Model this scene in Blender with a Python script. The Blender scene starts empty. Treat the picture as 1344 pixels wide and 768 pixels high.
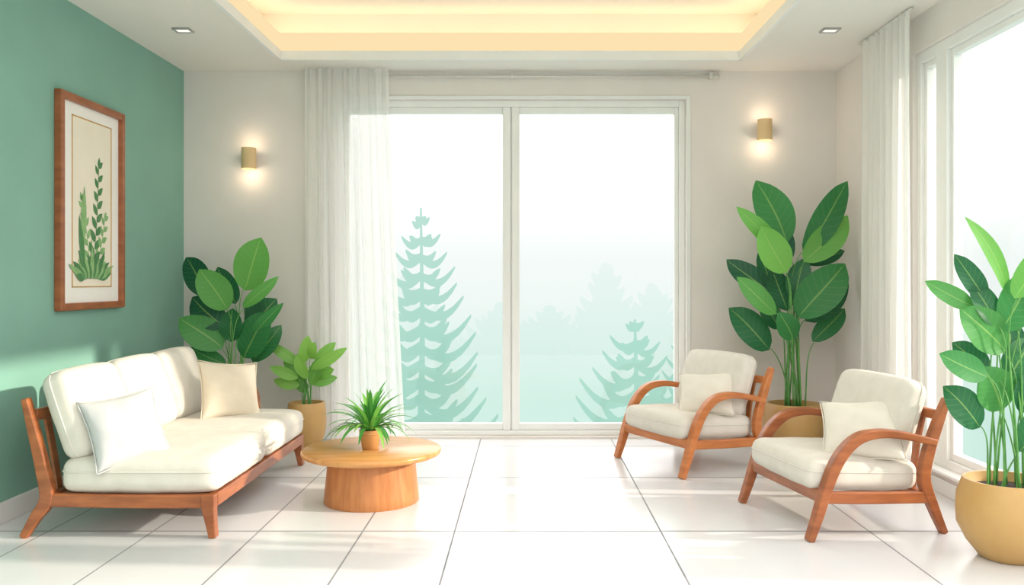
import bpy, bmesh, math, random
from mathutils import Vector, Matrix
random.seed(7)
sc = bpy.context.scene
try:
    sc.view_settings.view_transform = 'Standard'
    sc.view_settings.look = 'None'
except Exception as e:
    print(e)

def lin(c):
    return tuple(((v/255)/12.92 if v/255 <= .04045 else ((v/255+.055)/1.055)**2.4) for v in c)+(1,)

# ------------------------------------------------------------------ materials
def base_mat(name, col, rough=.5, **kw):
    m = bpy.data.materials.new(name); m.use_nodes = True
    nt = m.node_tree; b = nt.nodes['Principled BSDF']
    b.inputs['Base Color'].default_value = lin(col)
    b.inputs['Roughness'].default_value = rough
    for k, v in kw.items():
        b.inputs[k.replace('_', ' ')].default_value = v
    return m, nt, b

def noise_mat(name, c1, c2, scale=8, rough=.6, bump=0.0, bscale=80, stretch=(1,1,1), detail=4, **kw):
    m, nt, b = base_mat(name, c1, rough, **kw)
    tc = nt.nodes.new('ShaderNodeTexCoord'); mp = nt.nodes.new('ShaderNodeMapping')
    mp.inputs['Scale'].default_value = stretch
    nt.links.new(tc.outputs['Object'], mp.inputs['Vector'])
    n = nt.nodes.new('ShaderNodeTexNoise'); n.inputs['Scale'].default_value = scale; n.inputs['Detail'].default_value = detail
    nt.links.new(mp.outputs['Vector'], n.inputs['Vector'])
    r = nt.nodes.new('ShaderNodeValToRGB')
    r.color_ramp.elements[0].color = lin(c1); r.color_ramp.elements[1].color = lin(c2)
    r.color_ramp.elements[0].position = .35; r.color_ramp.elements[1].position = .65
    nt.links.new(n.outputs['Fac'], r.inputs['Fac']); nt.links.new(r.outputs['Color'], b.inputs['Base Color'])
    if bump:
        n2 = nt.nodes.new('ShaderNodeTexNoise'); n2.inputs['Scale'].default_value = bscale
        nt.links.new(tc.outputs['Object'], n2.inputs['Vector'])
        bp = nt.nodes.new('ShaderNodeBump'); bp.inputs['Strength'].default_value = bump; bp.inputs['Distance'].default_value = .01
        nt.links.new(n2.outputs['Fac'], bp.inputs['Height']); nt.links.new(bp.outputs['Normal'], b.inputs['Normal'])
    return m

M_green = noise_mat('green_paint', (134,180,164), (131,176,160), 3, .75, .04, 120)
M_wall = noise_mat('warm_grey_paint', (236,229,224), (233,226,221), 3, .8, .03, 120)
M_ceil = noise_mat('ceiling_paint', (240,235,229), (238,233,227), 2, .85)
M_trim = noise_mat('white_trim', (240,240,238), (237,237,235), 4, .4)
M_frame = noise_mat('window_frame_paint', (242,242,239), (239,239,236), 4, .35)
M_wood = noise_mat('orange_teak', (200,124,68), (178,102,52), 5, .38, stretch=(1,1,5))
M_wood2 = noise_mat('walnut_stain', (170,100,58), (140,78,44), 5, .38, stretch=(1,1,5))
M_tabletop = noise_mat('oak_top', (214,156,94), (194,132,74), 4, .28, stretch=(1,7,1))
M_tablebase = noise_mat('oak_base', (200,134,80), (182,114,64), 6, .42, stretch=(6,6,.6))
M_fabric = noise_mat('cream_fabric', (222,216,206), (216,210,199), 12, .95, .08, 260)
M_pgrey = noise_mat('grey_pillow_fabric', (202,202,202), (197,197,196), 12, .95, .1, 260)
M_pcream = noise_mat('cream_pillow_fabric', (228,216,196), (223,210,189), 12, .95, .1, 260)
M_pwhite = noise_mat('ivory_pillow_fabric', (230,223,211), (225,218,205), 12, .95, .1, 260)
M_pot = noise_mat('ochre_ceramic', (200,160,100), (192,150,90), 4, .45)
M_pot2 = noise_mat('terracotta_tan', (205,150,92), (192,136,80), 4, .5)
M_soil = noise_mat('soil', (48,32,24), (28,18,14), 40, .95, .6, 60)
M_brass = noise_mat('sconce_wood', (240,208,160), (234,200,150), 10, .9)
M_metal = noise_mat('brushed_steel', (190,190,190), (175,175,175), 10, .35, Metallic=.7)
M_rod = noise_mat('rod_paint', (222,218,212), (216,212,206), 10, .4)
M_mat = noise_mat('mat_board', (246,244,240), (243,241,237), 5, .8)
M_paper = noise_mat('art_paper', (244,236,220), (241,232,214), 5, .8)
M_gold = noise_mat('gold_line', (206,160,90), (196,150,80), 20, .4)
M_framewood = noise_mat('frame_wood', (168,102,64), (146,84,50), 6, .4, stretch=(1,1,4))
M_stem = noise_mat('plant_stem', (104,166,82), (80,142,70), 10, .5)
M_artg1 = noise_mat('ink_green_light', (150,190,130), (130,176,116), 20, .8)
M_artg2 = noise_mat('ink_green_dark', (90,144,92), (74,128,80), 20, .8)

def emit_mat(name, col, strength=1.0):
    m = bpy.data.materials.new(name); m.use_nodes = True
    nt = m.node_tree; nt.nodes.clear()
    o = nt.nodes.new('ShaderNodeOutputMaterial'); e = nt.nodes.new('ShaderNodeEmission')
    e.inputs['Color'].default_value = lin(col); e.inputs['Strength'].default_value = strength
    nt.links.new(e.outputs[0], o.inputs['Surface'])
    return m
M_bulb = emit_mat('warm_bulb', (255,224,170), 3)
M_led = emit_mat('led_strip', (255,226,178), 4.6)
M_faceglow = emit_mat('cove_face_glow', (255,228,178), .99)  # cove light on the recess face, painted in as weak emission
M_dl = emit_mat('downlight_lens', (255,248,236), 1.2)

def leaf_mat(name, stops):
    m = bpy.data.materials.new(name); m.use_nodes = True
    nt = m.node_tree; b = nt.nodes['Principled BSDF']; out = nt.nodes['Material Output']
    N = nt.nodes.new; L = nt.links.new
    at = N('ShaderNodeAttribute'); at.attribute_name = 'lc'
    sp = N('ShaderNodeSeparateColor'); L(at.outputs['Color'], sp.inputs[0])
    r = N('ShaderNodeValToRGB'); cr = r.color_ramp
    cr.elements[0].position = stops[0][0]; cr.elements[0].color = lin(stops[0][1])
    cr.elements[1].position = stops[-1][0]; cr.elements[1].color = lin(stops[-1][1])
    for p, c in stops[1:-1]:
        e = cr.elements.new(p); e.color = lin(c)
    L(sp.outputs[0], r.inputs['Fac'])
    def math_(op, a, bb=None):
        n = N('ShaderNodeMath'); n.operation = op
        for i, v in enumerate((a, bb)):
            if v is None: continue
            if isinstance(v, (int, float)): n.inputs[i].default_value = v
            else: L(v, n.inputs[i])
        return n.outputs[0]
    g = math_('ABSOLUTE', math_('SUBTRACT', math_('MULTIPLY', sp.outputs[1], 2.0), 1.0))
    v = math_('SUBTRACT', math_('MULTIPLY', sp.outputs[2], 9.0), math_('MULTIPLY', g, 1.6))
    tri = math_('PINGPONG', v, .5)
    vein = math_('LESS_THAN', tri, .04)
    mid = math_('LESS_THAN', g, .045)
    edge = math_('MULTIPLY', math_('MAXIMUM', math_('MULTIPLY', vein, .28), mid), .45)
    light = N('ShaderNodeMix'); light.data_type = 'RGBA'; light.blend_type = 'MIX'
    L(edge, light.inputs[0]); L(r.outputs['Color'], light.inputs[6]); light.inputs[7].default_value = lin((176,214,120))
    L(light.outputs[2], b.inputs['Base Color'])
    b.inputs['Roughness'].default_value = .42
    tr = N('ShaderNodeBsdfTranslucent'); L(light.outputs[2], tr.inputs['Color'])
    mx = N('ShaderNodeMixShader'); mx.inputs[0].default_value = .28
    L(b.outputs[0], mx.inputs[1]); L(tr.outputs[0], mx.inputs[2]); L(mx.outputs[0], out.inputs['Surface'])
    return m
M_leaf = leaf_mat('broad_leaf', [(0,(24,94,64)), (.45,(62,146,74)), (1,(138,206,92))])
M_leaf_bright = leaf_mat('bright_leaf', [(0,(84,156,66)), (1,(156,212,96))])
M_grass = leaf_mat('grass_leaf', [(0,(44,122,58)), (.5,(84,166,72)), (1,(148,206,94))])

def sheer_mat():
    m = bpy.data.materials.new('sheer_voile'); m.use_nodes = True
    nt = m.node_tree; nt.nodes.clear(); N = nt.nodes.new; L = nt.links.new
    o = N('ShaderNodeOutputMaterial'); d = N('ShaderNodeBsdfDiffuse'); t = N('ShaderNodeBsdfTranslucent'); tp = N('ShaderNodeBsdfTransparent')
    w = N('ShaderNodeTexNoise'); w.inputs['Scale'].default_value = 300
    r = N('ShaderNodeValToRGB'); r.color_ramp.elements[0].color = lin((250,248,245)); r.color_ramp.elements[1].color = lin((255,254,252))
    L(w.outputs['Fac'], r.inputs['Fac'])
    for x in (d, t): L(r.outputs['Color'], x.inputs['Color'])
    a = N('ShaderNodeMixShader'); a.inputs[0].default_value = .4
    L(d.outputs[0], a.inputs[1]); L(t.outputs[0], a.inputs[2])
    b = N('ShaderNodeMixShader'); b.inputs[0].default_value = .72
    L(tp.outputs[0], b.inputs[1]); L(a.outputs[0], b.inputs[2]); L(b.outputs[0], o.inputs['Surface'])
    return m
M_sheer = sheer_mat()

def glass_mat():
    m = bpy.data.materials.new('window_glass'); m.use_nodes = True
    nt = m.node_tree; nt.nodes.clear(); N = nt.nodes.new; L = nt.links.new
    o = N('ShaderNodeOutputMaterial'); tp = N('ShaderNodeBsdfTransparent'); g = N('ShaderNodeBsdfGlossy')
    g.inputs['Roughness'].default_value = .02
    b = N('ShaderNodeMixShader'); b.inputs[0].default_value = .03
    L(tp.outputs[0], b.inputs[1]); L(g.outputs[0], b.inputs[2]); L(b.outputs[0], o.inputs['Surface'])
    return m
M_glass = glass_mat()

# floor tiles
SEAM_X = [-2.46,-1.92,-1.375,-.84,-.366,.696,1.77]
SEAM_Y = [.92,2.12,3.32,4.52,5.75,6.83]
def floor_mat():
    m, nt, b = base_mat('glossy_white_tile', (238,238,238), .2)
    N = nt.nodes.new; L = nt.links.new
    tc = N('ShaderNodeTexCoord'); s = N('ShaderNodeSeparateXYZ'); L(tc.outputs['Object'], s.inputs[0])
    def mn(op, a, bb):
        n = N('ShaderNodeMath'); n.operation = op
        for i, v in enumerate((a, bb)):
            if v is None: continue
            if isinstance(v, (int, float)): n.inputs[i].default_value = v
            else: L(v, n.inputs[i])
        return n.outputs[0]
    cur = None
    for axis, arr in ((0, SEAM_X), (1, SEAM_Y)):
        for v in arr:
            d = mn('ABSOLUTE', mn('SUBTRACT', s.outputs[axis], v), None)
            if axis == 1: d = mn('MULTIPLY', d, .6)
            cur = d if cur is None else mn('MINIMUM', cur, d)
    seam = mn('LESS_THAN', cur, .0045)
    n = N('ShaderNodeTexNoise'); n.inputs['Scale'].default_value = 1.3; n.inputs['Detail'].default_value = 3
    L(tc.outputs['Object'], n.inputs['Vector'])
    r = N('ShaderNodeValToRGB'); r.color_ramp.elements[0].color = lin((222,223,226)); r.color_ramp.elements[1].color = lin((230,230,232))
    L(n.outputs['Fac'], r.inputs['Fac'])
    mx = N('ShaderNodeMix'); mx.data_type = 'RGBA'
    L(seam, mx.inputs[0]); L(r.outputs['Color'], mx.inputs[6]); mx.inputs[7].default_value = lin((138,138,142))
    L(mx.outputs[2], b.inputs['Base Color'])
    rr = N('ShaderNodeMapRange'); rr.inputs[3].default_value = .2; rr.inputs[4].default_value = .8
    L(seam, rr.inputs[0]); L(rr.outputs[0], b.inputs['Roughness'])
    return m
M_floor = floor_mat()

# ------------------------------------------------------------------ geometry helpers
def empty(name, loc=(0,0,0), rotz=0):
    e = bpy.data.objects.new(name, None); sc.collection.objects.link(e)
    e.location = loc; e.rotation_euler = (0,0,rotz); e.empty_display_size = .1
    return e

def fin(name, bm, mat, parent=None, smooth=False, bevel=0, matrix=None):
    bmesh.ops.recalc_face_normals(bm, faces=bm.faces)
    me = bpy.data.meshes.new(name); bm.to_mesh(me); bm.free()
    for p in me.polygons: p.use_smooth = smooth
    if mat: me.materials.append(mat)
    o = bpy.data.objects.new(name, me); sc.collection.objects.link(o)
    if matrix is not None: o.matrix_local = matrix
    if parent: o.parent = parent
    if bevel:
        b = o.modifiers.new('bevel', 'BEVEL'); b.width = bevel; b.segments = 3; b.limit_method = 'ANGLE'
        b.angle_limit = math.radians(40)
    return o

def add_box(bm, x0,x1,y0,y1,z0,z1):
    r = bmesh.ops.create_cube(bm, size=1)
    for v in r['verts']:
        v.co = Vector(((x0+x1)/2+v.co.x*(x1-x0), (y0+y1)/2+v.co.y*(y1-y0), (z0+z1)/2+v.co.z*(z1-z0)))

def boxes(name, lst, mat, parent=None, bevel=0):
    bm = bmesh.new()
    for b in lst: add_box(bm, *b)
    return fin(name, bm, mat, parent, bevel=bevel)

def catmull(pts, n=8):
    out = []
    P = [pts[0]] + list(pts) + [pts[-1]]
    for i in range(1, len(P)-2):
        p0,p1,p2,p3 = [Vector(p) for p in P[i-1:i+3]]
        for k in range(n):
            t = k/n
            out.append(.5*((2*p1)+(-p0+p2)*t+(2*p0-5*p1+4*p2-p3)*t*t+(-p0+3*p1-3*p2+p3)*t**3))
    out.append(Vector(P[-2]))
    return out

def ribbon(name, pts, yc, w, mat, parent, bevel=.008, n=7):
    """pts: (u,z,halfthick) in the XZ plane, extruded w along Y about yc."""
    s = catmull(pts, n); bm = bmesh.new(); rings = []
    for i, p in enumerate(s):
        a = s[max(0,i-1)]; b = s[min(len(s)-1,i+1)]
        t = Vector((b.x-a.x, b.y-a.y)).normalized(); nn = Vector((-t.y, t.x))*p.z
        rings.append([bm.verts.new((p.x+sx*nn.x, yc+sy*w/2, p.y+sx*nn.y)) for sx, sy in ((-1,-1),(1,-1),(1,1),(-1,1))])
    for a, b in zip(rings, rings[1:]):
        for k in range(4):
            bm.faces.new((a[k], a[(k+1)%4], b[(k+1)%4], b[k]))
    bm.faces.new(rings[0][::-1]); bm.faces.new(rings[-1])
    return fin(name, bm, mat, parent, bevel=bevel)

def tube(bm, pts, r0, r1, seg=6):
    rings = []
    n = len(pts)
    for i, p in enumerate(pts):
        a = pts[max(0,i-1)]; b = pts[min(n-1,i+1)]
        t = (b-a).normalized()
        up = Vector((0,1,0)) if abs(t.y) < .9 else Vector((1,0,0))
        s = t.cross(up).normalized(); q = s.cross(t)
        r = r0+(r1-r0)*i/(n-1)
        rings.append([bm.verts.new(p+(s*math.cos(2*math.pi*k/seg)+q*math.sin(2*math.pi*k/seg))*r) for k in range(seg)])
    for a, b in zip(rings, rings[1:]):
        for k in range(seg):
            bm.faces.new((a[k], a[(k+1)%seg], b[(k+1)%seg], b[k]))
    bm.faces.new(rings[0][::-1]); bm.faces.new(rings[-1])

def lathe(name, prof, mat, parent=None, seg=64, loc=(0,0,0), smooth=True):
    bm = bmesh.new(); rings = []
    for r, z in prof:
        if r < 1e-5: rings.append([bm.verts.new((loc[0],loc[1],loc[2]+z))])
        else: rings.append([bm.verts.new((loc[0]+r*math.cos(2*math.pi*k/seg), loc[1]+r*math.sin(2*math.pi*k/seg), loc[2]+z)) for k in range(seg)])
    for a, b in zip(rings, rings[1:]):
        for k in range(seg):
            k2 = (k+1) % seg
            if len(a) == 1 and len(b) == 1: continue
            if len(a) == 1: bm.faces.new((a[0], b[k2], b[k]))
            elif len(b) == 1: bm.faces.new((a[k], a[k2], b[0]))
            else: bm.faces.new((a[k], a[k2], b[k2], b[k]))
    o = fin(name, bm, mat, parent, smooth=smooth)
    if smooth:
        es = o.modifiers.new('es', 'EDGE_SPLIT'); es.split_angle = math.radians(50)
    return o

def cushion(name, sx, sy, sz, r, puff, mat, parent, matrix, seam=True):
    """rounded, slightly inflated upholstery block with piping round the middle"""
    bm = bmesh.new(); bmesh.ops.create_cube(bm, size=2)
    bmesh.ops.subdivide_edges(bm, edges=bm.edges[:], cuts=17, use_grid_fill=True)
    h = Vector((sx/2, sy/2, sz/2)); inner = h-Vector((r,r,r))
    inner = Vector([max(1e-4, c) for c in inner])
    for v in bm.verts:
        u = Vector([math.copysign(abs(c)**.8, c) for c in v.co])
        p = Vector((u.x*h.x, u.y*h.y, u.z*h.z))
        q = Vector([max(-inner[i], min(inner[i], p[i])) for i in range(3)])
        d = p-q
        if d.length > 1e-6: p = q+d.normalized()*r
        fx, fy, fz = [max(0, 1-(p[i]/h[i])**2) for i in range(3)]
        p.z += puff*(p.z/h.z)*fx**.6*fy**.6
        p.x += puff*.4*(p.x/h.x)*fy*fz**.5
        p.y += puff*.2*(p.y/h.y)*fx*fz**.5
        p.z += .0025*math.sin(p.x*23+p.y*11+sx*9)*math.cos(p.y*17-p.x*7)
        v.co = p
    o = fin(name, bm, mat, parent, smooth=True, matrix=matrix)
    ss = o.modifiers.new('ss', 'SUBSURF'); ss.levels = 1; ss.render_levels = 1
    if seam:
        bm = bmesh.new(); pts = []
        ex, ey = sx/2, sy/2; rr = r
        for cx, cy, a0 in ((1,1,0),(-1,1,90),(-1,-1,180),(1,-1,270)):
            for k in range(7):
                a = math.radians(a0+k*15)
                x = cx*(ex-rr)+rr*math.cos(a); y = cy*(ey-rr)+rr*math.sin(a)
                pts.append((x,y))
        dense = []
        for i in range(len(pts)):
            a = pts[i]; b = pts[(i+1) % len(pts)]
            dd = math.hypot(a[0]-b[0], a[1]-b[1]); m_ = max(1, int(dd/.04))
            for k in range(m_):
                x = a[0]+(b[0]-a[0])*k/m_; y = a[1]+(b[1]-a[1])*k/m_
                fx = max(0, 1-(x/ex)**2); fy = max(0, 1-(y/ey)**2)
                dense.append(Vector((x+puff*.4*(x/ex)*fy, y+puff*.2*(y/ey)*fx, sz*.12)))
        dense.append(dense[0].copy())
        tube(bm, dense, .0035, .0035, 6)
        fin(name+'_piping', bm, mat, parent, smooth=True, matrix=matrix)
    return o

def orient(n, up, loc, roll=0):
    n = Vector(n).normalized(); up = Vector(up); r = up.cross(n).normalized(); u = n.cross(r)
    m = Matrix((r, u, n)).transposed().to_4x4()
    return Matrix.Translation(Vector(loc)) @ m @ Matrix.Rotation(roll, 4, 'Z')

def throw_pillow(name, s, t, mat, parent, matrix, N=22, asp=1.0):
    bm = bmesh.new(); grid = {}
    for side in (1,-1):
        for i in range(N+1):
            for j in range(N+1):
                u = -1+2*i/N; v = -1+2*j/N
                edge = i in (0,N) or j in (0,N)
                if side == -1 and edge: grid[(side,i,j)] = grid[(1,i,j)]; continue
                x = u*(1-.10*(1-v*v))*s/2; y = v*(1-.10*(1-u*u))*s/2*asp
                e = max(0,(1-u*u))*max(0,(1-v*v))
                z = side*t/2*(e**.5)
                z += side*.004*math.sin(u*7+v*3)*math.sin(v*5-u*2)*min(1, e*3)
                grid[(side,i,j)] = bm.verts.new((x,y,z))
    for side in (1,-1):
        for i in range(N):
            for j in range(N):
                f = [grid[(side,i,j)], grid[(side,i+1,j)], grid[(side,i+1,j+1)], grid[(side,i,j+1)]]
                if side == -1: f.reverse()
                bm.faces.new(f)
    o = fin(name, bm, mat, parent, smooth=True, matrix=matrix)
    ss = o.modifiers.new('ss','SUBSURF'); ss.levels = 1; ss.render_levels = 1
    bm = bmesh.new(); pts = []
    for k in range(4):
        for i in range(N):
            a = -1+2*i/N
            u, v = [(a,-1),(1,a),(-a,1),(-1,-a)][k]
            pts.append(Vector((u*(1-.10*(1-v*v))*s/2, v*(1-.10*(1-u*u))*s/2*asp, 0)))
    pts.append(pts[0].copy())
    tube(bm, pts, .0035, .0035, 6)
    fin(name+'_piping', bm, mat, parent, smooth=True, matrix=matrix)
    return o

def leaf(bm, lay, base, tip, width, nrm, bend=.12, fold=.12, shade=.5, na=14, pw=.9, wav=.02):
    base = Vector(base); tip = Vector(tip); t = tip-base; L = t.length; t.normalize()
    side = t.cross(Vector(nrm)).normalized(); n = side.cross(t).normalized()
    rows = []
    ph = random.random()*6
    for i in range(na+1):
        s = i/na
        w = width/2*(math.sin(math.pi*min(1,s**pw))**.62)
        if s > .85: w *= 1-.3*(s-.85)/.15
        w = max(w, width*.012)
        c = base+t*(s*L)+n*(bend*L*4*s*(1-s)) + side*(.03*L*math.sin(s*3+ph))
        row = []
        for a in (-1,-.55,0,.55,1):
            p = c+side*(w*a)+n*(fold*w*abs(a)**1.3+wav*width*math.sin(s*11+ph+a)*abs(a))
            v = bm.verts.new(p); v[lay] = (shade, (a+1)/2, s, 1); row.append(v)
        rows.append(row)
    for a, b in zip(rows, rows[1:]):
        for k in range(4): bm.faces.new((a[k],a[k+1],b[k+1],b[k]))

def plant(name, loc, pot, soil_r, soil_z, potmat, leaves, scale, mat, stem_r=.009, clamp=None, spread=.08, depth=.22, wmul=1.16):
    """leaves: (base_x, base_h, tip_x, tip_h, width, shade) in elevation units relative to the soil centre"""
    root = empty(name, loc)
    lathe('pot', pot, potmat, root)
    lathe('soil', [(0,soil_z+.012),(soil_r*.5,soil_z+.01),(soil_r*.95,soil_z)], M_soil, root)
    bm = bmesh.new(); lay = bm.verts.layers.float_color.new('lc'); sb = bmesh.new()
    for i, (bx,bh,tx,th,w,sh) in enumerate(leaves):
        back = (.45-sh)*depth*1.3
        dyb = depth*.25*math.sin(i*2.4+1)+back*.5; dyt = dyb*1.3 + depth*.2*math.cos(i*1.9)+back*.5
        b = Vector((bx/scale, dyb, soil_z+bh/scale)); tp = Vector((tx/scale, dyt, soil_z+th/scale))
        if clamp: tp.x = min(tp.x, clamp); b.x = min(b.x, clamp-.02)
        nr = Vector((random.uniform(-.2,.2), -1, random.uniform(.1,.4)))
        leaf(bm, lay, b, tp, w/scale*wmul, nr, bend=random.uniform(.03,.09), shade=max(0,min(1,sh+random.uniform(-.06,.06))))
        a = i*2.4; s0 = Vector((math.cos(a)*spread*.7+bx/scale*.15, math.sin(a)*spread*.7, soil_z-.005))
        d = (tp-b).normalized()
        c1 = s0+Vector(((b.x-s0.x)*.2,(b.y-s0.y)*.2,(b.z-s0.z)*.5)); c2 = b-d*((b-s0).length*.2)
        pts = []
        for k in range(13):
            q = k/12; pts.append(s0*(1-q)**3+c1*3*q*(1-q)**2+c2*3*q*q*(1-q)+b*q**3)
        tube(sb, pts, stem_r, stem_r*.45, 7)
    fin('leaves', bm, mat, root, smooth=True)
    fin('stems', sb, M_stem, root, smooth=True)
    return root

# ------------------------------------------------------------------ room
XL, XR, YB, ZC = -2.79, 2.53, 7.15, 3.0
Y0 = -.6
boxes('floor', [(XL-.25,XR+.3,Y0,YB+.3,-.12,0)], M_floor)
boxes('wall_left', [(XL-.2,XL,Y0,YB,0,3.0)], M_green)
boxes('wall_back', [(XL-.2,-1.55,YB,YB+.25,0,3.0),(1.31,XR+.25,YB,YB+.25,0,3.0),(-1.55,1.31,YB,YB+.25,2.774,3.0),(-1.55,1.31,YB,YB+.25,0,.02)], M_wall)
WY0, WY1 = 2.3, 5.73
boxes('wall_right', [(XR,XR+.25,WY1,YB,0,3.0),(XR,XR+.25,Y0,WY0,0,3.0),(XR,XR+.25,WY0,WY1,2.77,3.0),(XR,XR+.25,WY0,WY1,0,.13)], M_wall)
# tray ceiling
cx0, cx1, cy0, cy1 = -1.895, 1.66, .6, 6.74
o = .19
cz = 3.4
boxes('ceiling', [
 (XL-.2,cx0,Y0,YB+.25,3.0,3.05),(cx1,XR+.25,Y0,YB+.25,3.0,3.05),(cx0,cx1,cy1,YB+.25,3.0,3.05),(cx0,cx1,Y0,cy0,3.0,3.05),
 (cx0-o-.05,cx0-o,cy0-o,cy1+o,3.05,cz),(cx1+o,cx1+o+.05,cy0-o,cy1+o,3.05,cz),
 (cx0-o,cx1+o,cy1+o,cy1+o+.05,3.05,cz),(cx0-o,cx1+o,cy0-o-.05,cy0-o,3.05,cz),
 (cx0-o-.05,cx1+o+.05,cy0-o-.05,cy1+o+.05,cz,cz+.05)], M_ceil)
cove = empty('cove_light', (0,0,0))
t = .025
boxes('glowing_face_band', [(cx0-t,cx0,cy0,cy1,3.055,3.2),(cx1,cx1+t,cy0,cy1,3.055,3.2),(cx0-t,cx1+t,cy1,cy1+t,3.055,3.2),(cx0-t,cx1+t,cy0-t,cy0,3.055,3.2)], M_faceglow, cove)  # recess face with the cove glow put into its material
boxes('led_strip', [(cx0-.10,cx0-.05,cy0,cy1,3.19,3.205),(cx1+.05,cx1+.10,cy0,cy1,3.19,3.205),(cx0-.1,cx1+.1,cy1+.05,cy1+.10,3.19,3.205),(cx0-.1,cx1+.1,cy0-.1,cy0-.05,3.19,3.205)], M_led, cove)
g = .02
boxes('trim_1', [(cx0-.005,cx0+g,cy0,cy1,2.985,3.055),(cx1-g,cx1+.005,cy0,cy1,2.985,3.055),(cx0,cx1,cy1-g,cy1+.005,2.985,3.055),(cx0,cx1,cy0,cy0+g,2.985,3.055)], M_trim)
# baseboards
boxes('baseboard_left', [(XL,XL+.018,Y0,YB,0,.115)], M_trim, bevel=.004)
boxes('baseboard_back', [(XL+.018,-1.58,YB-.016,YB,0,.08),(1.34,XR-.016,YB-.016,YB,0,.08)], M_trim, bevel=.004)
boxes('baseboard_right', [(XR-.016,XR,WY1,YB,0,.08),(XR-.016,XR,Y0,WY1,0,.09)], M_trim, bevel=.004)

# back window
w1 = empty('window_1', (-.12,YB+.1,0))
def wbox(nm, lst, m, par, bevel=0):
    l = par.location
    return boxes(nm, [(a-l.x,b-l.x,c-l.y,d-l.y,e-l.z,f-l.z) for a,b,c,d,e,f in lst], m, par, bevel)
yf0, yf1 = YB+.05, YB+.15
wbox('outer_frame', [(-1.55,-1.50,yf0,yf1,.02,2.774),(1.26,1.31,yf0,yf1,.02,2.774),(-1.5,1.26,yf0,yf1,2.72,2.774),(-1.5,1.26,yf0,yf1,.02,.06)], M_frame, w1, .006)
wbox('sash_frame', [(-1.5,-1.455,yf0+.02,yf1-.02,.06,2.72),(1.225,1.26,yf0+.02,yf1-.02,.06,2.72),
  (-.19,-.125,yf0+.01,yf1-.02,.06,2.72),(-.115,-.05,yf0+.01,yf1-.02,.06,2.72),(-.13,-.11,yf0+.03,yf1-.03,.06,2.72),
  (-1.455,-.19,yf0+.02,yf1-.02,2.668,2.72),(-.05,1.225,yf0+.02,yf1-.02,2.668,2.72),(-1.455,-.19,yf0+.02,yf1-.02,.06,.115),(-.05,1.225,yf0+.02,yf1-.02,.06,.115)], M_frame, w1, .006)
wbox('glass', [(-1.455,-.19,YB+.1,YB+.106,.115,2.668),(-.05,1.225,YB+.1,YB+.106,.115,2.668)], M_glass, w1)
wbox('casing', [(1.31,1.345,YB-.012,YB+.0,.0,2.80),(-1.585,-1.55,YB-.012,YB,.0,2.80),(-1.55,1.31,YB-.012,YB,2.774,2.80)], M_trim, w1, .004)
# right window
w2 = empty('window_2', (XR+.1,4.0,0))
a0, a1 = XR+.03, XR+.13
panes = ((WY0+.06,3.72),(3.92,5.33),(5.47,WY1-.05))
wbox('outer_frame', [(a0,a1,p,q,.13,2.77) for p,q in ((WY0,WY0+.06),(3.72,3.92),(5.33,5.47),(WY1-.05,WY1))]
   +[(a0,a1,p,q,2.70,2.77) for p,q in panes]+[(a0,a1,p,q,.13,.2) for p,q in panes], M_frame, w2, .004)
sash = []
for p,q in panes:
    sash += [(a0+.025,a1-.02,p,p+.035,.2,2.70),(a0+.025,a1-.02,q-.035,q,.2,2.70),(a0+.025,a1-.02,p+.035,q-.035,2.66,2.70),(a0+.025,a1-.02,p+.035,q-.035,.2,.245)]
wbox('sash_frame', sash, M_frame, w2, .004)
wbox('glass', [(XR+.08,XR+.085,p+.035,q-.035,.245,2.66) for p,q in panes], M_glass, w2)
wbox('sill', [(XR-.05,XR+.03,WY0,WY1,.13,.15)], M_trim, w2, .006)

# curtains
def curtain(name, axis, pos, top, bot, z0, z1, folds, amp, root):
    bm = bmesh.new(); NX = folds*14; NZ = 30; rows = []
    for j in range(NZ+1):
        f = j/NZ; z = z1+(z0-z1)*f; e0 = top[0]+(bot[0]-top[0])*f; e1 = top[1]+(bot[1]-top[1])*f**1.3
        row = []
        for i in range(NX+1):
            u = i/NX; ph = u*folds*2*math.pi
            a = amp*(.55+.45*f)
            d = a*math.sin(ph+.5*math.sin(u*17)) + a*.35*math.sin(ph*2.3+1+f*1.3)
            x = e0+(e1-e0)*u + .012*math.sin(ph*.7+f*2)
            co = (x-root.location.x, pos+d-root.location.y, z) if axis == 'x' else (pos+d-root.location.x, x-root.location.y, z)
            row.append(bm.verts.new(co))
        rows.append(row)
    for a, b in zip(rows, rows[1:]):
        for i in range(NX): bm.faces.new((a[i],a[i+1],b[i+1],b[i]))
    return fin(name, bm, M_sheer, root, smooth=True)
c1 = empty('sheer_curtain', (-1.4,7.0,0))
curtain('fabric', 'x', 7.015, (-1.77,-1.10), (-1.78,-.975), .02, 2.99, 10, .036, c1)
c2 = empty('sheer_curtain', (2.4,5.9,0))
curtain('fabric', 'y', 2.40, (6.25,5.46), (6.25,5.46), .02, 2.985, 8, .034, c2)
bm = bmesh.new(); tube(bm, [Vector((0,y-5.9,2.985)) for y in (6.28,5.44)], .010,.010,10); fin('track', bm, M_rod, c2, smooth=True)
rod = empty('curtain_rod', (0,7.115,2.95))
bm = bmesh.new(); tube(bm, [Vector((-1.78,0,0)),Vector((1.52,0,0))], .010,.010,12)
tube(bm, [Vector((1.52,0,0)),Vector((1.57,0,0))], .017,.017,12)
fin('rod', bm, M_rod, rod, smooth=True)
boxes('brackets', [(1.49,1.52,-.012,.035,-.02,.03),(-.12,-.1,-.012,.035,-.015,.02)], M_rod, rod, .003)

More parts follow.
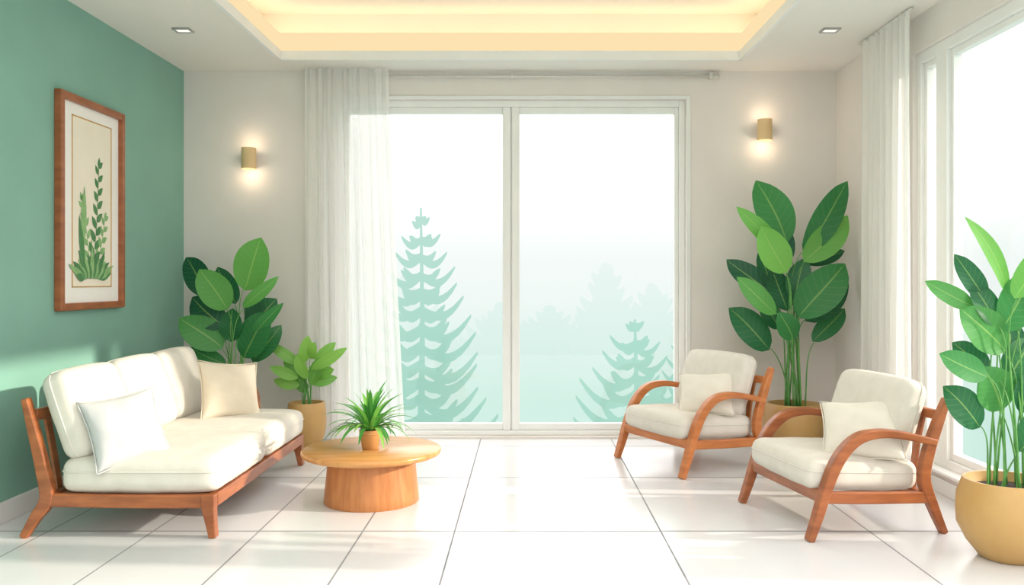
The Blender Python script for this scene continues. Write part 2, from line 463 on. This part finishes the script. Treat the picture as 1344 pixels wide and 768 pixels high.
# ------------------------------------------------------------------ sconces + downlights
def sconce(x, z):
    r = empty('wall_sconce', (x,7.065,z))
    lathe('shade', [(.052,-.085),(.058,-.085),(.058,.085),(.052,.085),(.052,-.085)], M_brass, r, 40)
    lathe('bulb', [(0,-.03),(.03,-.03),(.035,0),(.03,.03),(0,.03)], M_bulb, r, 24)
    boxes('back_plate', [(-.03,.03,.05,.085,-.05,.05)], M_brass, r, .004)
    for s, e in ((1,.55),(-1,.75)):
        l = bpy.data.lights.new('glow', 'POINT'); l.energy = e; l.color = (1,.80,.58); l.shadow_soft_size = .03
        lo = bpy.data.objects.new('glow', l); sc.collection.objects.link(lo); lo.parent = r; lo.location = (0,-.03,s*.12)
sconce(-2.233, 2.277)
sconce(1.928, 2.507)
def downlight(x,y):
    r = empty('downlight', (x,y,3.0))
    boxes('rim', [(-.06,.06,-.05,-.035,-.012,0),(-.06,.06,.035,.05,-.012,0),(-.06,-.045,-.035,.035,-.012,0),(.045,.06,-.035,.035,-.012,0)], M_metal, r, .002)
    boxes('lens', [(-.045,.045,-.035,.035,-.006,0)], M_dl, r)
downlight(-2.33,5.96); downlight(2.07,5.96)

# ------------------------------------------------------------------ framed print
pr = empty('framed_botanical_print', (XL,5.595,1.77))
hw, hh = .415, .66
boxes('frame', [(0,.045,-hw,-hw+.045,-hh,hh),(0,.045,hw-.045,hw,-hh,hh),(0,.045,-hw+.045,hw-.045,hh-.045,hh),(0,.045,-hw+.045,hw-.045,-hh,-hh+.045)], M_framewood, pr, .006)
boxes('mat_board', [(.002,.016,-hw+.04,hw-.04,-hh+.04,hh-.04)], M_mat, pr)
boxes('art_paper', [(.016,.018,-.245,.265,-.52,.54)], M_paper, pr)
gw = .007
boxes('gold_line', [(.018,.021,-.245,-.245+gw,-.52,.54),(.018,.021,.265-gw,.265,-.52,.54),(.018,.021,-.245,.265,.54-gw,.54),(.018,.021,-.245,.265,-.52,-.52+gw)], M_gold, pr)
def flatleaf(bm, y, z, ang, L, w, x):
    n = 8; pts = []
    d = (math.cos(ang), math.sin(ang)); s = (-d[1], d[0])
    for i in range(n+1):
        q = i/n; ww = w/2*math.sin(math.pi*q**.85); pts.append((y+d[0]*L*q+s[0]*ww, z+d[1]*L*q+s[1]*ww))
    for i in range(n-1,0,-1):
        q = i/n; ww = -w/2*math.sin(math.pi*q**.85); pts.append((y+d[0]*L*q+s[0]*ww, z+d[1]*L*q+s[1]*ww))
    bm.faces.new([bm.verts.new((x,a,b)) for a,b in pts])
def flatstem(bm, pts, w, x):
    for a, b in zip(pts, pts[1:]):
        d = Vector((b[0]-a[0], b[1]-a[1])).normalized(); s = Vector((-d.y,d.x))*w
        bm.faces.new([bm.verts.new((x,p[0]+q*s.x,p[1]+q*s.y)) for p,q in ((a,-1),(b,-1),(b,1),(a,1))])
b1 = bmesh.new(); b2 = bmesh.new()
def sprig(bmm, y0,z0,y1,z1,n,L,w,x, curve=.02):
    pts = []
    for i in range(n*2+1):
        q = i/(n*2); pts.append((y0+(y1-y0)*q+curve*math.sin(q*math.pi), z0+(z1-z0)*q))
    flatstem(bmm, pts, .003, x)
    base = math.atan2(z1-z0, y1-y0)
    for i in range(1, len(pts)):
        q = i/len(pts); sgn = 1 if i % 2 else -1
        flatleaf(bmm, pts[i][0], pts[i][1], base+sgn*.75, L*(1-.45*q), w*(1-.35*q), x+.0004*(i%3))
    flatleaf(bmm, pts[-1][0], pts[-1][1], base, L*.6, w*.6, x)
sprig(b2, .0,-.45,.09,.25,8,.12,.055,.0195)
sprig(b1, -.02,-.45,-.13,.02,6,.10,.045,.0190)
sprig(b1, .03,-.45,.17,-.08,5,.10,.05,.0192)
flatleaf(b1, -.12,-.30,1.5,.42,.075,.0200)
flatleaf(b2, -.10,-.40,1.75,.34,.06,.0203)
for i in range(15):
    a = .25+i*(math.pi-.5)/14
    flatleaf(b1 if i % 2 else b2, .0+.1*math.cos(a), -.47, a, .17+.06*math.sin(i*2.1), .05, .0206+.0002*i)
for i in range(9):
    a = .15+i*(math.pi-.3)/8
    flatleaf(b2 if i % 2 else b1, .0+.13*math.cos(a), -.44+.02*math.sin(i), a, .14, .04, .0196+.0001*i)
fin('botanical_light', b1, M_artg1, pr); fin('botanical_dark', b2, M_artg2, pr)

# ------------------------------------------------------------------ sofa
so = empty('sofa', (-1.57,5.27,0), math.pi)
Wd = M_wood2
for s in (1,-1):
    y = s*.86; nm = 'near' if s > 0 else 'far'
    ribbon('rear_leg_post_'+nm, [(.955,0,.018),(.895,.10,.026),(.835,.2,.034),(.862,.36,.030),(.905,.54,.024),(.945,.70,.017)], y, .05, Wd, so)
    ribbon('front_leg_'+nm, [(.0,0,.017),(.012,.08,.024),(.022,.15,.032),(.024,.215,.034)], y, .055, Wd, so)
    ribbon('side_rail_'+nm, [(-.01,.183,.033),(.4,.183,.033),(.84,.19,.033)], y, .045, Wd, so)
boxes('front_rail', [(-.012,.035,-.83,.83,.15,.216)], Wd, so, .006)
boxes('back_rail', [(.80,.84,-.83,.83,.16,.222)], Wd, so, .006)
boxes('seat_slats', [(.035,.80,-.75+i*.21,-.66+i*.21,.19,.212) for i in range(8)], Wd, so, .003)
boxes('back_top_rail', [(.905,.935,-.83,.83,.58,.64)], Wd, so, .006)
for i in range(7):
    ribbon('back_slat_%d'%i, [(.85,.2,.008),(.875,.36,.008),(.92,.61,.008)], -.72+i*.24, .05, Wd, so, .002, 4)
ribbon('far_arm', [(.31,.19,.02),(.31,.40,.02),(.33,.52,.022),(.40,.562,.022),(.6,.575,.02),(.90,.585,.018)], -.86, .05, Wd, so)
for i, yc in enumerate((.445,-.44)):
    cushion('seat_cushion_%d'%(i+1), .80, .86, .18, .062, .018, M_fabric, so, Matrix.Translation((.375,yc,.308)))
for i, (ya, yb) in enumerate(((.86,.30),(.27,-.28),(-.31,-.86))):
    mtx = Matrix.Translation((.75,(ya+yb)/2,.61)) @ Matrix.Rotation(math.radians(19),4,'Y') @ Matrix.Rotation(math.pi/2,4,'Y')
    cushion('back_cushion_%d'%(i+1), .45, abs(ya-yb), .15, .056, .032, M_fabric, so, mtx)
throw_pillow('throw_pillow_grey', .38, .17, M_pgrey, so, orient((-.64,.76,.40),(0,0,1),(.49,.76,.53),.16))
throw_pillow('throw_pillow_cream', .41, .18, M_pcream, so, orient((-.68,.7,.42),(0,0,1),(.38,-.50,.565),-.12))

# ------------------------------------------------------------------ armchairs
def armchair(loc, ang, wood):
    r = empty('armchair', loc, ang)
    for s in (1,-1):
        y = s*.385; nm = 'a' if s > 0 else 'b'
        ribbon('front_leg_arm_'+nm, [(.0,0,.017),(.045,.12,.023),(.10,.28,.027),(.165,.41,.029),(.26,.497,.027),(.38,.522,.022),(.52,.508,.02),(.70,.466,.018)], y, .055, wood, r)
        ribbon('rear_leg_post_'+nm, [(.75,0,.017),(.69,.13,.025),(.635,.28,.031),(.66,.42,.029),(.715,.57,.025),(.765,.69,.016)], y, .045, wood, r)
        ribbon('side_rail_'+nm, [(.075,.215,.03),(.35,.2,.03),(.665,.19,.03)], y, .04, wood, r)
    boxes('front_rail', [(.055,.095,-.37,.37,.185,.245)], wood, r, .006)
    boxes('rear_rail', [(.63,.67,-.37,.37,.16,.215)], wood, r, .006)
    boxes('seat_slats', [(.09,.64,-.3+i*.14,-.24+i*.14,.19,.205) for i in range(5)], wood, r, .003)
    boxes('top_rail', [(.705,.735,-.37,.37,.58,.63)], wood, r, .006)
    for i in range(5):
        ribbon('back_slat_%d'%i, [(.655,.2,.007),(.68,.42,.007),(.72,.60,.007)], -.26+i*.13, .045, wood, r, .002, 4)
    cushion('seat_cushion', .62, .70, .155, .058, .018, M_fabric, r, Matrix.Translation((.335,0,.30)) @ Matrix.Rotation(math.radians(3),4,'Y'))
    cushion('back_cushion', .43, .66, .14, .055, .03, M_fabric, r, Matrix.Translation((.59,0,.565)) @ Matrix.Rotation(math.radians(20),4,'Y') @ Matrix.Rotation(math.pi/2,4,'Y'))
    return r
ca = armchair((.84,6.05,0), math.radians(27), M_wood)
cb = armchair((1.33,4.72,0), math.radians(11), M_wood2)
throw_pillow('throw_pillow', .40, .17, M_pwhite, ca, orient((-.66,-.55,.62),(0,0,1),(.375,-.17,.505),.08), asp=.85)
throw_pillow('throw_pillow', .42, .18, M_pwhite, cb, orient((-.55,-.66,.62),(0,0,1),(.41,-.19,.505),.12), asp=.85)

# ------------------------------------------------------------------ coffee table
ct = empty('coffee_table', (-.905,5.15,0))
lathe('top', [(0,.27),(.385,.27),(.402,.278),(.407,.290),(.405,.302),(.398,.309),(0,.309)], M_tabletop, ct, 96)
lathe('base', [(0,0),(.272,0),(.277,.006),(.272,.06),(.262,.15),(.252,.27),(0,.27)], M_tablebase, ct, 96)

# small table plant
tp = empty('potted_spider_plant', (-.91,5.13,.309))
lathe('pot', [(0,0),(.044,0),(.048,.004),(.058,.085),(.064,.088),(.064,.112),(.057,.112),(.053,.095),(0,.095)], M_pot2, tp, 40)
lathe('soil', [(0,.1),(.052,.097)], M_soil, tp, 32)
bm = bmesh.new(); lay = bm.verts.layers.float_color.new('lc')
for i in range(80):
    az = i*2.399+random.uniform(-.2,.2); el = random.uniform(.25,1.4)
    L = random.uniform(.22,.33); w = random.uniform(.020,.030)
    d = Vector((math.cos(az),math.sin(az),0)); side = Vector((-d.y,d.x,0)); rows = []
    drop = (1.55-el)*.45+.34
    p = Vector((math.cos(az)*.015,math.sin(az)*.015,.095)); ang = el+.3; sh = random.uniform(.1,.95); ns = 10
    for k in range(ns+1):
        q = k/ns; ww = w/2*(math.sin(math.pi*(.15+.85*q))**.7 if q < 1 else .03)
        up = Vector((0,0,1))*math.cos(ang)-d*math.sin(ang)
        row = []
        for a in (-1,0,1):
            v = bm.verts.new(p+side*ww*a+up*(.25*ww*abs(a))); v[lay] = (sh,(a+1)/2,0.03,1); row.append(v)
        rows.append(row)
        p = p+(d*math.cos(ang)+Vector((0,0,1))*math.sin(ang))*(L/ns); ang -= drop*2.0/ns
        if p.z < .015: p.z = .015
    for a, b in zip(rows, rows[1:]):
        for k in range(2): bm.faces.new((a[k],a[k+1],b[k+1],b[k]))
fin('leaves', bm, M_grass, tp, smooth=True)

# ------------------------------------------------------------------ floor plants
def potprof(rb, rm, rt, h):
    return [(0,0),(rb*.9,0),(rb,.008),(rb+(rm-rb)*.55,h*.2),(rm*.985,h*.42),(rm,h*.6),(rm*.985,h*.8),(rt,h*.97),(rt-.005,h),(rt-.018,h),(rt-.022,h*.93),(rt-.03,h*.85),(0,h*.85)]
def rel(lst, cx, cy):
    return [(a-cx, cy-b, c-cx, cy-d, w, s) for a,b,c,d,w,s in lst]
P4 = rel([
 (1036,312,1000,228,42,.45),(1054,325,1118,233,32,.3),(1017,322,963,266,20,.8),(1058,338,1113,276,34,.8),(1028,352,992,292,36,.9),
 (1042,335,1030,275,20,.0),(1016,380,964,332,28,.05),(1018,404,965,358,24,.6),(1020,375,1003,325,22,.1),(1050,412,1106,338,46,.42),
 (1060,414,1126,355,34,.05),(1018,452,963,400,36,.1),(1040,440,1022,402,28,.35),(1074,444,1119,398,24,.25),(1038,402,1022,345,30,.05),
 (1046,390,1060,332,28,.1),(1064,338,1124,322,16,.1),(1066,337,1100,252,18,.05),(1030,425,1002,385,24,.1)], 1044, 530)
plant('potted_rubber_plant', (2.02,6.6,0), potprof(.14,.225,.20,.37), .175, .325, M_pot, P4, 174, M_leaf, .0065)
P3 = rel([
 (320,374,346,306,42,.75),(302,400,270,347,36,.7),(308,393,285,343,26,.05),(270,382,230,331,30,.05),(296,424,250,383,34,.05),
 (292,452,241,409,38,.55),(297,472,248,450,20,.4),(325,398,370,355,15,.65),(320,426,358,386,32,.1),(320,462,354,403,40,.3),
 (332,442,371,390,16,.5),(330,470,364,420,24,.2),(306,442,306,398,28,.1),(322,415,336,375,22,.1),(288,478,256,468,16,.1)], 308, 530)
plant('potted_rubber_plant', (-2.20,6.60,0), potprof(.13,.2,.175,.37), .15, .325, M_pot, P3, 174, M_leaf, .006, depth=.2)
P2 = rel([
 (400,472,404,436,15,.8),(396,474,355,445,13,.5),(394,490,358,477,13,.6),(412,470,440,446,13,.6),(412,480,459,450,13,.7),
 (414,490,440,481,14,.5),(394,502,360,494,13,.6),(392,488,374,464,14,.3),(408,466,418,444,13,.9),(404,492,396,458,14,.7),
 (408,498,442,492,13,.4),(402,512,386,488,14,.3),(408,500,426,464,15,.3)], 403, 530)
plant('potted_money_plant', (-1.70,6.80,0), potprof(.105,.15,.14,.35), .12, .31, M_pot, P2, 169, M_leaf_bright, .005, depth=.16, spread=.04)
P5 = rel([
 (1322,388,1268,288,20,.75),(1300,396,1262,336,26,.1),(1326,394,1354,318,32,.7),(1284,406,1221,371,24,.6),(1310,428,1278,374,32,.12),
 (1320,464,1259,404,48,.5),(1312,434,1362,356,46,.5),(1290,494,1229,464,32,.5),(1320,540,1292,482,50,.5),(1290,560,1244,510,38,.12),
 (1306,488,1268,454,30,.05),(1328,504,1372,448,40,.2),(1334,590,1372,528,38,.25),(1338,472,1346,422,32,.12),
 (1345,420,1374,350,32,.35),(1340,542,1354,490,30,.1),(1332,448,1326,392,30,.05)], 1324, 640)
plant('potted_rubber_plant', (2.255,4.09,0), potprof(.13,.226,.20,.365), .175, .32, M_pot, P5, 277, M_leaf, .0055, clamp=.225, depth=.18, spread=.1)

# ------------------------------------------------------------------ outdoors (trees with painted mist)
def mist_glow_mat(name, top, bot, z0, z1):  # mist haze painted into the trees as emission graded by height
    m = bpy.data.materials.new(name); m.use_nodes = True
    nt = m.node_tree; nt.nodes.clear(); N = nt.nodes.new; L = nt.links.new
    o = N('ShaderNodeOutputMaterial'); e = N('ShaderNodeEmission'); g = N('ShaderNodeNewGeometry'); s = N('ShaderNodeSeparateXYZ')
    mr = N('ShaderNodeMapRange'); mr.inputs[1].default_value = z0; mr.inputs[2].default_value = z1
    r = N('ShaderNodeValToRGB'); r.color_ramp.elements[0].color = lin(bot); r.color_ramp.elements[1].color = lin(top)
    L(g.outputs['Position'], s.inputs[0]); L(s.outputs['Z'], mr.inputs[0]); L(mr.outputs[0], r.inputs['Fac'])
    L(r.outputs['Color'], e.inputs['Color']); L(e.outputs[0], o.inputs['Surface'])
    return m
M_t1 = mist_glow_mat('mist_tree_near', (186,227,213), (158,213,195), -.8, 2.2)
M_t2 = mist_glow_mat('mist_tree_mid', (178,226,210), (162,216,198), -.8, .9)
M_t3 = mist_glow_mat('mist_tree_far', (240,250,247), (216,242,233), -.8, 2.2)
GZ = -.8
def conifer(loc, h, hw_, mat, levels=14, th=.045, azs=(0, math.pi, .5, math.pi-.5, math.pi+.5, -.5)):
    r = empty('conifer_tree', loc)
    bm = bmesh.new()
    tube(bm, [Vector((0,0,0)),Vector((0.02,0,h*.5)),Vector((0,0,h))], .05, .012, 8)
    rnd = random.Random(int(h*100))
    for i in range(levels):
        f = i/(levels-1); z = h*(.04+.9*f); L = hw_*((1-f)**.72)*rnd.uniform(.8,1.08)+.11
        for az in azs:
            Lz = L*(1 if az in (0,math.pi) else .6); zz = z+rnd.uniform(-.05,.05)
            d = Vector((math.cos(az),math.sin(az),0)); pts = []
            for k in range(9):
                q = k/8; pts.append(Vector((0,0,zz))+d*(Lz*q)+Vector((0,0,Lz*(-.30*math.sin(q*math.pi*.9)+.34*q*q))))
            rr = th*(.7+.4*(1-f))
            n = len(pts); prev = None
            for k, p in enumerate(pts):
                q = k/(n-1); rad = rr*(.5+.7*math.sin(math.pi*(.1+.8*q)))*(.6 if k == n-1 else 1)*.72
                ring = [bm.verts.new(p+Vector((0,0,1))*math.cos(a)*rad+Vector((-d.y,d.x,0))*math.sin(a)*rad*1.3) for a in [j*math.pi/4 for j in range(8)]]
                if prev:
                    for j in range(8): bm.faces.new((prev[j],prev[(j+1)%8],ring[(j+1)%8],ring[j]))
                prev = ring
            bm.faces.new(prev)
    fin('trunk_and_branches', bm, mat, r, smooth=True)
    return r
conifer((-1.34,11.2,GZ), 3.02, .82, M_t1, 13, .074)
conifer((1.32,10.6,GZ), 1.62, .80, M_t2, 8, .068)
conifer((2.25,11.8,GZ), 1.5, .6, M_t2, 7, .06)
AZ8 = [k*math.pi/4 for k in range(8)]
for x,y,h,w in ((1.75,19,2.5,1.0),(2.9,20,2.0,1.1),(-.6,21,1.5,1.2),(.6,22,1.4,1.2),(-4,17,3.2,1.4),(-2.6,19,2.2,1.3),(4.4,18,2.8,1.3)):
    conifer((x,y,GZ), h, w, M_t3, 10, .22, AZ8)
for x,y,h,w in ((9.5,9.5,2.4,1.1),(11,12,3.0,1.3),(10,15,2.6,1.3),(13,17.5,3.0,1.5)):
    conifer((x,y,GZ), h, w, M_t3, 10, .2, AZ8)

# world (mist gradient) -- ground emission is painted with the same haze
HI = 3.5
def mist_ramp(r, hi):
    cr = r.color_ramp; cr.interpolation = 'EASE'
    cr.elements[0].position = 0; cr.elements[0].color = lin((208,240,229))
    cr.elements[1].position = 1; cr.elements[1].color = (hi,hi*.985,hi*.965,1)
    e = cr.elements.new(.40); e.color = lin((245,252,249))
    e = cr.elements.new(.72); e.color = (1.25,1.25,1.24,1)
w = bpy.data.worlds.new('misty_sky'); sc.world = w; w.use_nodes = True
nt = w.node_tree; nt.nodes.clear(); N = nt.nodes.new; L = nt.links.new
o_ = N('ShaderNodeOutputWorld'); bg = N('ShaderNodeBackground'); tc = N('ShaderNodeTexCoord'); s = N('ShaderNodeSeparateXYZ')
mr = N('ShaderNodeMapRange'); mr.inputs[1].default_value = -.15; mr.inputs[2].default_value = .25
r = N('ShaderNodeValToRGB'); mist_ramp(r, HI)
L(tc.outputs['Generated'], s.inputs[0]); L(s.outputs['Z'], mr.inputs[0]); L(mr.outputs[0], r.inputs['Fac'])
L(r.outputs['Color'], bg.inputs['Color']); L(bg.outputs[0], o_.inputs['Surface'])
bg.inputs['Strength'].default_value = 1.0
def ground_mat():  # distance haze painted into the ground as emission
    m = bpy.data.materials.new('mist_glow_ground'); m.use_nodes = True
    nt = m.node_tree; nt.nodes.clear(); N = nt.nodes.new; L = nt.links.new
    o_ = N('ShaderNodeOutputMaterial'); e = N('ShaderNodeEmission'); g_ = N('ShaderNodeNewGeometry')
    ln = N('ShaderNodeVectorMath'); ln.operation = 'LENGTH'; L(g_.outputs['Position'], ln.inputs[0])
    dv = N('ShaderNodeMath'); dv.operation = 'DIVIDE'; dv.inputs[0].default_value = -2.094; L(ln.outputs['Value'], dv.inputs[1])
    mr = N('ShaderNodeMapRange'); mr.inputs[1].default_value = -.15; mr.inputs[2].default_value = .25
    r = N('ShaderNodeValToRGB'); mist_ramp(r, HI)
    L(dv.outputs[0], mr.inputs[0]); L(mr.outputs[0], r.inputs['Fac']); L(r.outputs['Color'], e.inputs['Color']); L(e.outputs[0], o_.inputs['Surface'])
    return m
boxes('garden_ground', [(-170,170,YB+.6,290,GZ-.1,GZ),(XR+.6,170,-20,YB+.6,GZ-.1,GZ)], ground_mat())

# ------------------------------------------------------------------ lights
sun = bpy.data.lights.new('sun', 'SUN'); sun.energy = 4.6; sun.color = (1,.91,.76); sun.angle = math.radians(1.2)
so_ = bpy.data.objects.new('sun', sun); sc.collection.objects.link(so_)
so_.rotation_euler = Vector((-1,.07,-.335)).to_track_quat('-Z','Y').to_euler(); so_.location = (8,3,4)
cl = bpy.data.lights.new('ceiling_fill', 'AREA'); cl.shape = 'RECTANGLE'; cl.size = 2.6; cl.size_y = 3.2; cl.energy = 62; cl.color = (1,.97,.94)  # added interior fill light, out of view above the recess
co = bpy.data.objects.new('ceiling_fill', cl); sc.collection.objects.link(co); co.location = (-.1,2.4,3.35)

# ------------------------------------------------------------------ camera
cam = bpy.data.cameras.new('camera'); cam.sensor_width = 36; cam.lens = 36*1150/1344
cam.shift_x = (672-690)/1344; cam.shift_y = (368-384)/1344
cam.clip_start = .05; cam.clip_end = 400
c = bpy.data.objects.new('camera', cam); sc.collection.objects.link(c)
c.location = (0,0,1.294); c.rotation_euler = (math.radians(90),0,0)
sc.camera = c
